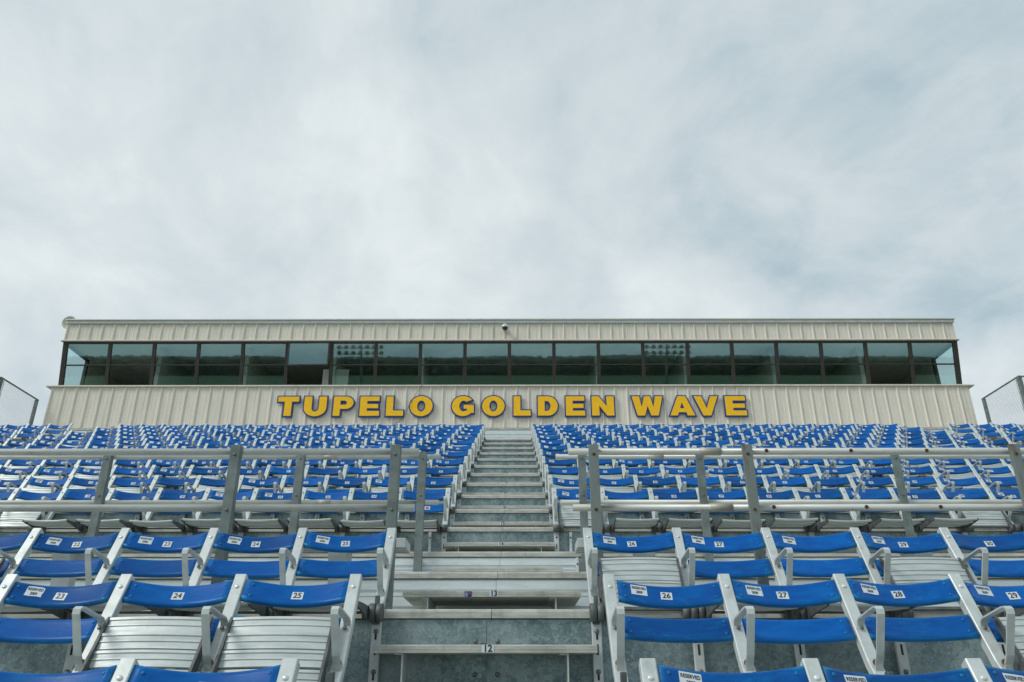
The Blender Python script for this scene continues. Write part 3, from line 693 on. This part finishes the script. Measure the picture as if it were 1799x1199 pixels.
def pbbox(name, x0, x1, y0, y1, h0, h1, m, bev=0.003, parent=None):
    bm = bmesh.new(); box(bm, x0, x1, y0, y1, h0 + HZ, h1 + HZ, bev=bev)
    return ob(name, mesh(bm, name, m), parent or PB, mtx=Matrix.Translation(-O))
BK = 22.0
pbbox('base_wall', -HW + .02, HW - .02, 18.53, 18.63, LT, 6.95, 'white_alu')
pbbox('sill', -HW - 0.13, HW + 0.13, 18.44, 18.83, 6.957, 6.992, 'siding', 0.006)
pbbox('fascia_trim', -HW - 0.05, HW + 0.05, 18.445, 18.56, 8.198, 8.223, 'siding', 0.004)
pbbox('roof_trim', -HW - 0.02, HW + 0.02, 18.44, 18.60, 8.685, 8.755, 'trim', 0.008)
pbbox('gutter_lip', -HW - 0.03, HW + 0.03, 18.40, 18.58, 8.757, 8.79, 'trim', 0.006)
pbbox('roof', -HW + 0.0, HW - 0.0, 18.75, BK, 8.66, 8.75, 'trim', 0.01)
pbbox('floor', -HW + .03, HW - .03, 18.86, BK - .12, 6.85, 6.93, 'infloor', 0)
pbbox('ceiling', -HW + .03, HW - .03, 18.56, BK - .12, 8.24, 8.30, 'inceil', 0)
pbbox('back_wall', -HW, HW, BK - .1, BK, -HZ + 0.01, 8.65, 'inwall', 0)
for s in (-1, 1):
    x0, x1 = sorted((s * HW, s * (HW - 0.08)))
    pbbox('side_wall', x0, x1, 18.65, BK - .105, LT, 6.95, 'siding', 0)
    pbbox('side_wall', x0, x1, 18.57, BK - .105, 8.23, 8.65, 'siding', 0)
    pbbox('side_wall', x0, x1, 19.72, BK - .105, 6.995, 8.22, 'siding', 0)
    ff = pbbox('window', x0, x1, 19.64, 19.715, 6.996, 8.19, 'bronze'); ff['label'] = 'side window at the end wall'
    pbbox('frame', x0, x1, 18.62, 19.635, 8.14, 8.19, 'bronze', parent=ff).matrix_local = Matrix.Identity(4)
    pbbox('frame', x0, x1, 18.84, 19.635, 6.996, 7.04, 'bronze', parent=ff).matrix_local = Matrix.Identity(4)
    bm = bmesh.new(); prism(bm, [(18.80, 7.04 + HZ), (19.63, 7.04 + HZ), (19.63, 8.14 + HZ), (18.60, 8.14 + HZ)], s * (HW - 0.035) - 0.002, s * (HW - 0.035) + 0.002)
    ob('pane', mesh(bm, 'pane', 'glass'), ff)
UPV = Vector((0, -0.24, 1.18)).normalized(); NV = Vector((0, -UPV.z, UPV.y))
def winmtx(X, s=0.0, n=0.0, tilt=0.0):
    p = Vector((X, 18.74, 7.0 + HZ)) + UPV * s + NV * n - O
    m = Matrix(((1, 0, 0, p.x), (0, -NV.y, UPV.y, p.y), (0, -NV.z, UPV.z, p.z), (0, 0, 0, 1)))
    return m @ Matrix.Rotation(tilt, 4, 'X')
WW, WL = 1.128, 1.215          # local y points inwards
def winframe(midbar=True):
    bm = bmesh.new(); a = WW / 2 - 0.001
    box(bm, -a, -a + 0.042, 0, 0.07, 0, WL, bev=0.003); box(bm, a - 0.042, a, 0, 0.07, 0, WL, bev=0.003)
    box(bm, -a + 0.0422, a - 0.0422, 0.004, 0.066, 0, 0.045, bev=0.003); box(bm, -a + 0.0422, a - 0.0422, 0.004, 0.066, WL - 0.05, WL, bev=0.003)
    if midbar: box(bm, -a + 0.0422, a - 0.0422, 0.006, 0.06, 0.60, 0.632, bev=0.003)
    return mesh(bm, 'window', 'bronze')
WF = winframe(); WFO = winframe(False)
def pane_mesh(h):
    bm = bmesh.new(); box(bm, -0.520, 0.520, 0, 0.005, 0, h); return mesh(bm, 'pane', 'glass')
PLO, PUP = pane_mesh(0.554), pane_mesh(0.532)
for i in range(20):
    X = -HW + 0.07 + WW * (i + 0.5)
    wn = pb('window', WFO if i == 5 else WF, mtx=winmtx(X))
    if i == 5:
        wn['label'] = 'window with its upper sash swung outward and the lower half open'
        bm = bmesh.new(); box(bm, -0.52, 0.52, -0.02, 0.02, -0.60, -0.565, bev=0.002); box(bm, -0.52, -0.49, -0.02, 0.02, -0.5645, 0); box(bm, 0.49, 0.52, -0.02, 0.02, -0.5645, 0)
        SM = Matrix.Translation((0, -0.03, 1.165)) @ Matrix.Rotation(R(-9), 4, 'X') @ Matrix.Rotation(R(-0.7), 4, 'Y'); sh = ob('open_sash', mesh(bm, 'open_sash', 'bronze'), wn, mtx=SM)
        bm = bmesh.new(); box(bm, -0.489, 0.489, 0, 0.005, -0.5645, -0.002); ob('pane', mesh(bm, 'pane', 'glass'), wn, mtx=SM)
    else: ob('pane', PUP, wn, (0, 0.03, 0.633))
    if i in (1, 18): wn['label'] = 'window with its dark lower half open'
    elif i != 5: ob('pane', PLO, wn, (0, 0.03, 0.0455))
for s in (-1, 1):
    bm = bmesh.new(); box(bm, -0.035, 0.035, 0, 0.07, 0, WL, bev=0.003); pb('corner_post', mesh(bm, 'corner_post', 'bronze'), mtx=winmtx(s * (HW - 0.0335)))
# rooms behind the glass
for k in (2, 4, 6, 8, 12, 14, 16, 18):
    X = -HW + 0.07 + WW * k; pbbox('partition', X - 0.05, X + 0.05, 18.95, BK - 0.11, 6.935, 8.235, 'inwall', 0)
for i in range(20):
    X = -HW + 0.07 + WW * (i + 0.5)
    if i % 3 != 1: pbbox('ceiling_light', X - 0.3, X + 0.3, 19.7, 20.9, 8.215, 8.238, 'trim', 0)
for X, wd in ((-8.3, 0.8), (-5.2, 0.7), (1.9, 0.8), (5.6, 0.9), (8.6, 0.8)):
    pbbox('door', X, X + wd, BK - 0.15, BK - 0.102, 6.94, 8.0, 'siding', 0)
pbbox('counter', -HW + 0.2, HW - 0.2, 18.86, 19.25, 7.02, 7.05, 'concrete', 0)
# roller blind half drawn in the open window
pbbox('blind', -4.78, -4.12, 18.98, 19.0, 6.98, 7.62, 'inwall', 0)
for X in (-9.55, -4.30, 3.35, 5.5):
    pbbox('monitor', X - 0.22, X + 0.22, 19.15, 19.18, 7.053, 7.33, 'dark', 0.004)

# ------------------------------------------------------------------ wall letters
def arc(cx, cy, rx, ry, a0, a1, n):
    return [(cx + rx * math.cos(R(a0 + (a1 - a0) * i / n)), cy + ry * math.sin(R(a0 + (a1 - a0) * i / n))) for i in range(n + 1)]
G = {  # outlines in a 1 x 1 cell (width is scaled afterwards): outer loop first, then holes
 'T': [[(0.33, 0), (0.67, 0), (0.67, .74), (1, .74), (1, 1), (0, 1), (0, .74), (.33, .74)]],
 'U': [[(0, 1)] + arc(.5, .42, .5, .44, 180, 360, 20) + [(1, 1), (.66, 1)] + arc(.5, .40, .16, .18, 360, 180, 12) + [(.34, 1)]],
 'P': [[(0, 0), (.34, 0), (.34, .36)] + arc(.62, .68, .38, .32, -90, 90, 16) + [(0, 1)], [(.34, .57), (.34, .79)] + arc(.55, .68, .12, .11, 90, -90, 8)],
 'E': [[(0, 0), (1, 0), (1, .25), (.36, .25), (.36, .39), (.93, .39), (.93, .61), (.36, .61), (.36, .77), (.98, .77), (.98, 1), (0, 1)]],
 'L': [[(0, 0), (1, 0), (1, .27), (.40, .27), (.40, 1), (0, 1)]],
 'O': [arc(.5, .5, .5, .52, 0, 352, 36), arc(.5, .5, .18, .29, 0, 350, 24)],
 'G': [arc(.5, .5, .5, .52, 38, 318, 32) + [(.98, .14), (.98, .56), (.53, .56), (.53, .36), (.68, .36), (.68, .255)] + arc(.52, .5, .19, .28, 300, 52, 22)],
 'D': [[(0, 0)] + arc(.50, .5, .5, .5, -90, 90, 24) + [(0, 1)], [(.34, .24), (.34, .76)] + arc(.44, .5, .20, .26, 90, -90, 12)],
 'N': [[(0, 0), (.33, 0), (.33, .52), (.68, 0), (1, 0), (1, 1), (.67, 1), (.67, .48), (.32, 1), (0, 1)]],
 'W': [[(.16, 0), (.40, 0), (.50, .50), (.60, 0), (.84, 0), (1, 1), (.76, 1), (.69, .42), (.60, 1), (.40, 1), (.31, .42), (.24, 1), (0, 1)]],
 'A': [[(0, 0), (.30, 0), (.35, .17), (.65, .17), (.70, 0), (1, 0), (.66, 1), (.34, 1)], [(.41, .37), (.5, .68), (.59, .37)]],
 'V': [[(.34, 0), (.66, 0), (1, 1), (.69, 1), (.5, .36), (.31, 1), (0, 1)]],
}
def letter_mesh(ch, w_, h_, off, ext, m):
    c = bpy.data.curves.new('l', 'CURVE'); c.dimensions = '2D'; c.fill_mode = 'BOTH'; c.extrude = ext
    for li, loop in enumerate(G[ch]):
        area = sum(a[0] * b[1] - b[0] * a[1] for a, b in zip(loop, loop[1:] + loop[:1]))
        if (area > 0) == (li > 0): loop = loop[::-1]     # outer ccw, holes cw
        pts = [(x * w_, y * h_) for x, y in loop]
        if off:
            n = len(pts); q = []
            for i in range(n):
                p0, p1, p2 = Vector(pts[i - 1]), Vector(pts[i]), Vector(pts[(i + 1) % n])
                a = (p1 - p0).normalized(); b = (p2 - p1).normalized(); na = Vector((a.y, -a.x)); nb = Vector((b.y, -b.x)); bs = na + nb
                if bs.length < 1e-4: q.append(p1 + na * off); continue
                bs.normalize(); q.append(p1 + bs * min(off / max(0.3, bs.dot(na)), off * 2.2))
            pts = [tuple(v) for v in q]
        sp = c.splines.new('POLY'); sp.points.add(len(pts) - 1); sp.use_cyclic_u = True
        for P_, (x, y) in zip(sp.points, pts): P_.co = (x, y, 0, 1)
    o = bpy.data.objects.new('l', c); COL.objects.link(o); bpy.context.view_layer.update()
    me = bpy.data.meshes.new_from_object(o.evaluated_get(bpy.context.evaluated_depsgraph_get())); bpy.data.objects.remove(o); bpy.data.curves.remove(c)
    me.materials.clear(); me.materials.append(M[m]); me.name = 'letter'; return me
LET = [('T', 487, 528), ('U', 533.5, 577), ('P', 585, 624), ('E', 631.5, 670), ('L', 677.5, 712), ('O', 719, 763), ('G', 792.5, 836), ('O', 845.5, 889), ('L', 900.5, 934.5), ('D', 943, 982), ('E', 992, 1029.5), ('N', 1037.5, 1080.5), ('W', 1108, 1166), ('A', 1173.5, 1221), ('V', 1217, 1263), ('E', 1271, 1311.5)]
SIGN = thing('wall_sign', 'raised golden letters with navy edges reading TUPELO GOLDEN WAVE on the press box', 'sign', (0, 18.445, 6.15 + HZ))
cache = {}
LH = 0.555
for ch, a, b in LET:
    mid = (a + b) / 2; sc = 0.01395 
    xa, xb = (a - 904.5) * sc + 0.13, (b - 904.5) * sc + 0.13; off = 0.030
    k = (ch, round(xb - xa, 2))
    wd = xb - xa - 2 * off
    o = ob('letter', letter_mesh(ch, wd, LH - 2 * off, off, 0.022, 'letterblue'), SIGN, mtx=Matrix.Translation((xa + off, 0, off)) @ Matrix.Rotation(R(90), 4, 'X'))
    o['label'] = f'golden letter {ch}'
    ob('letter_face', letter_mesh(ch, wd, LH - 2 * off, 0.0, 0.004, 'yellow'), o, (0, 0, 0.0265))

# ------------------------------------------------------------------ small things on the press box
t = thing('security_camera', 'small white dome security camera on the fascia above the windows', 'camera', (-0.11, 18.46, 8.50 + HZ))
bm = bmesh.new(); box(bm, -0.05, 0.05, -0.02, 0.03, -0.05, 0.06, bev=0.01); cyl(bm, (0, -0.01, 0.02), (0, -0.15, 0.05), 0.018); ob('bracket', mesh(bm, 'bracket', 'rivet'), t)
bm = bmesh.new(); cyl(bm, (0, -0.15, -0.02), (0, -0.15, 0.04), 0.095, 0.085, 16); cyl(bm, (0, -0.15, 0.04), (0, -0.15, 0.085), 0.085, 0.04, 16); ob('housing', mesh(bm, 'housing', 'rivet'), t)
bm = bmesh.new(); bmesh.ops.create_uvsphere(bm, u_segments=16, v_segments=10, radius=0.07, matrix=Matrix.Translation((0, -0.15, -0.022)))
for f in bm.faces: f.smooth = True
ob('lens_dome', mesh(bm, 'lens_dome', 'domeglass'), t)
t = thing('satellite_dish', 'round beige dish at the left corner of the press box roof', 'dish', (-11.41, 18.64, 8.75 + HZ))
bm = bmesh.new(); prev = None
for rr, dd in ((0.02, 0.05), (0.08, 0.04), (0.14, 0.015), (0.18, -0.02), (0.185, -0.015), (0.14, 0.03), (0.08, 0.055), (0.02, 0.065)):
    ring = [bm.verts.new((rr * math.cos(a * math.pi / 12), dd, rr * math.sin(a * math.pi / 12))) for a in range(24)]
    if prev:
        for i in range(24):
            f = bm.faces.new([prev[i], prev[(i + 1) % 24], ring[(i + 1) % 24], ring[i]]); f.smooth = True
    prev = ring
bm.faces.new(prev); ob('reflector', mesh(bm, 'reflector', 'dish'), t, (0, 0, 0.05))
bm = bmesh.new(); cyl(bm, (0, 0.06, 0.05), (0, 0.16, 0.02), 0.02); cyl(bm, (0, 0.16, 0.05), (0, 0.16, -0.05), 0.02); ob('mount', mesh(bm, 'mount', 'post'), t)
bm = bmesh.new(); pts = [(-2.16, 18.43, 6.99), (-2.24, 18.44, 6.86), (-2.30, 18.45, 6.75), (-2.45, 18.38, 6.42), (-2.52, 18.43, 6.25), (-2.62, 18.45, 6.10), (-2.80, 18.455, 5.96), (-2.9, 18.46, 5.9)]
for a, b in zip(pts, pts[1:]): cyl(bm, (a[0], a[1], a[2] + HZ), (b[0], b[1], b[2] + HZ), 0.006, seg=6, cap=False)
o = ob('cable', mesh(bm, 'cable', 'cable')); o['label'] = 'thin dark cable hanging down the siding behind the letters L and O'; o['category'] = 'cable'

# ------------------------------------------------------------------ chain link side fences
for s in (-1, 1):
    X = s * 11.56; t = thing('chain_link_fence', f'grey chain link guard fence beside the {"left" if s < 0 else "right"} end of the press box', 'fence', (X, 17.6, LT + HZ), 'chain link side fences')
    oy, oz = 17.6, LT + HZ; FH = 1.22
    def fob(name, bm_, m): return ob(name, mesh(bm_, name, m), t)
    line = [(18.42, LT), (16.88, LT), (6.4, LB - 0.1)]
    for (y, h, ww) in ((18.36, LT, 0.034), (16.88, LT, 0.042), (14.3, LT - 1.05, 0.04), (11.7, LT - 2.1, 0.04), (9.0, LT - 3.2, 0.04), (6.4, LB - 0.1, 0.05)):
        bm = bmesh.new(); box(bm, -ww, ww, y - oy - ww, y - oy + ww, h + HZ - oz - 0.3, h + HZ - oz + FH - 0.02, bev=0.005); fob('post', bm, 'post')
    for a, b in zip(line, line[1:]):
        bm = bmesh.new(); cyl(bm, (0, a[0] - oy, a[1] + HZ - oz + FH), (0, b[0] - oy, b[1] + HZ - oz + FH), 0.019, seg=10); fob('top_rail', bm, 'post')
    bm = bmesh.new(); cyl(bm, (-s * 0.02, 16.98 - oy, 0.1), (-s * 0.02, 16.98 - oy, FH - 0.05), 0.008, seg=6)
    for zz in (0.15, 0.85, 1.15): cyl(bm, (-s * 0.02, 16.98 - oy, zz), (-s * 0.02, 16.90 - oy, zz), 0.010, seg=6)
    fob('tension_bar', bm, 'chain')
    bm = bmesh.new(); sp0 = 0.068
    for a, b in zip(line, line[1:]):
        Ln = abs(b[0] - a[0]); n = int((Ln + FH) / sp0)
        for k in range(-int(FH / sp0), int(Ln / sp0) + 1):
            for dr in (1, -1):
                # wire crosses from (u0, 0) to (u0+FH, FH) or mirrored, clipped to the bay
                u0 = k * sp0; v0, v1 = 0.0, FH - 0.02
                ua, ub = (u0, u0 + v1) if dr > 0 else (u0 + v1, u0)
                def clip(u, v, uu, vv):
                    if u < 0: v = v + (0 - u) / (uu - u) * (vv - v); u = 0
                    if u > Ln: v = v + (Ln - u) / (uu - u) * (vv - v); u = Ln
                    return u, v
                if max(ua, ub) <= 0 or min(ua, ub) >= Ln: continue
                p = clip(ua, v0, ub, v1); q = clip(ub, v1, ua, v0)
                def w3(u, v):
                    fr = u / Ln; y = a[0] + (b[0] - a[0]) * fr; h = a[1] + (b[1] - a[1]) * fr
                    return (dr * 0.002, y - oy, h + HZ - oz + v)
                cyl(bm, w3(*p), w3(*q), 0.0020, seg=3, cap=False)
    fob('wire_mesh', bm, 'chain')['kind'] = 'stuff'

# ------------------------------------------------------------------ floodlight towers across the field (mirrored in the windows)
for s in (-1, 1):
    t = thing('floodlight_tower', f'tall steel floodlight tower mirrored in the {"left" if s < 0 else "right"} half of the windows', 'light tower', (s * 28.5, -110, 0), 'floodlight towers across the field')
    bm = bmesh.new(); cyl(bm, (0, 0, 0), (0, 0, 14.4), 0.28, 0.16, 10); ob('pole', mesh(bm, 'pole', 'post'), t)
    for z in (12.6, 13.7):
        bm = bmesh.new(); box(bm, -4, 4, 0.10, 0.24, z - 0.08, z + 0.08); bar = ob('crossbar', mesh(bm, 'crossbar', 'post'), t)
        for k in range(7):
            x = -3.9 + k * 1.3
            bm = bmesh.new(); cyl(bm, (x, 0.5, z + 0.35), (x, 1.1, z + 0.15), 0.25, 0.42, 12); cyl(bm, (x, 0.35, z), (x, 0.6, z + 0.3), 0.06, seg=6); ob('lamp', mesh(bm, 'lamp', 'casting'), bar)
    bm = bmesh.new(); box(bm, -3, 3, -0.2, 1.0, 11.9, 12.0); ob('platform', mesh(bm, 'platform', 'post'), t)
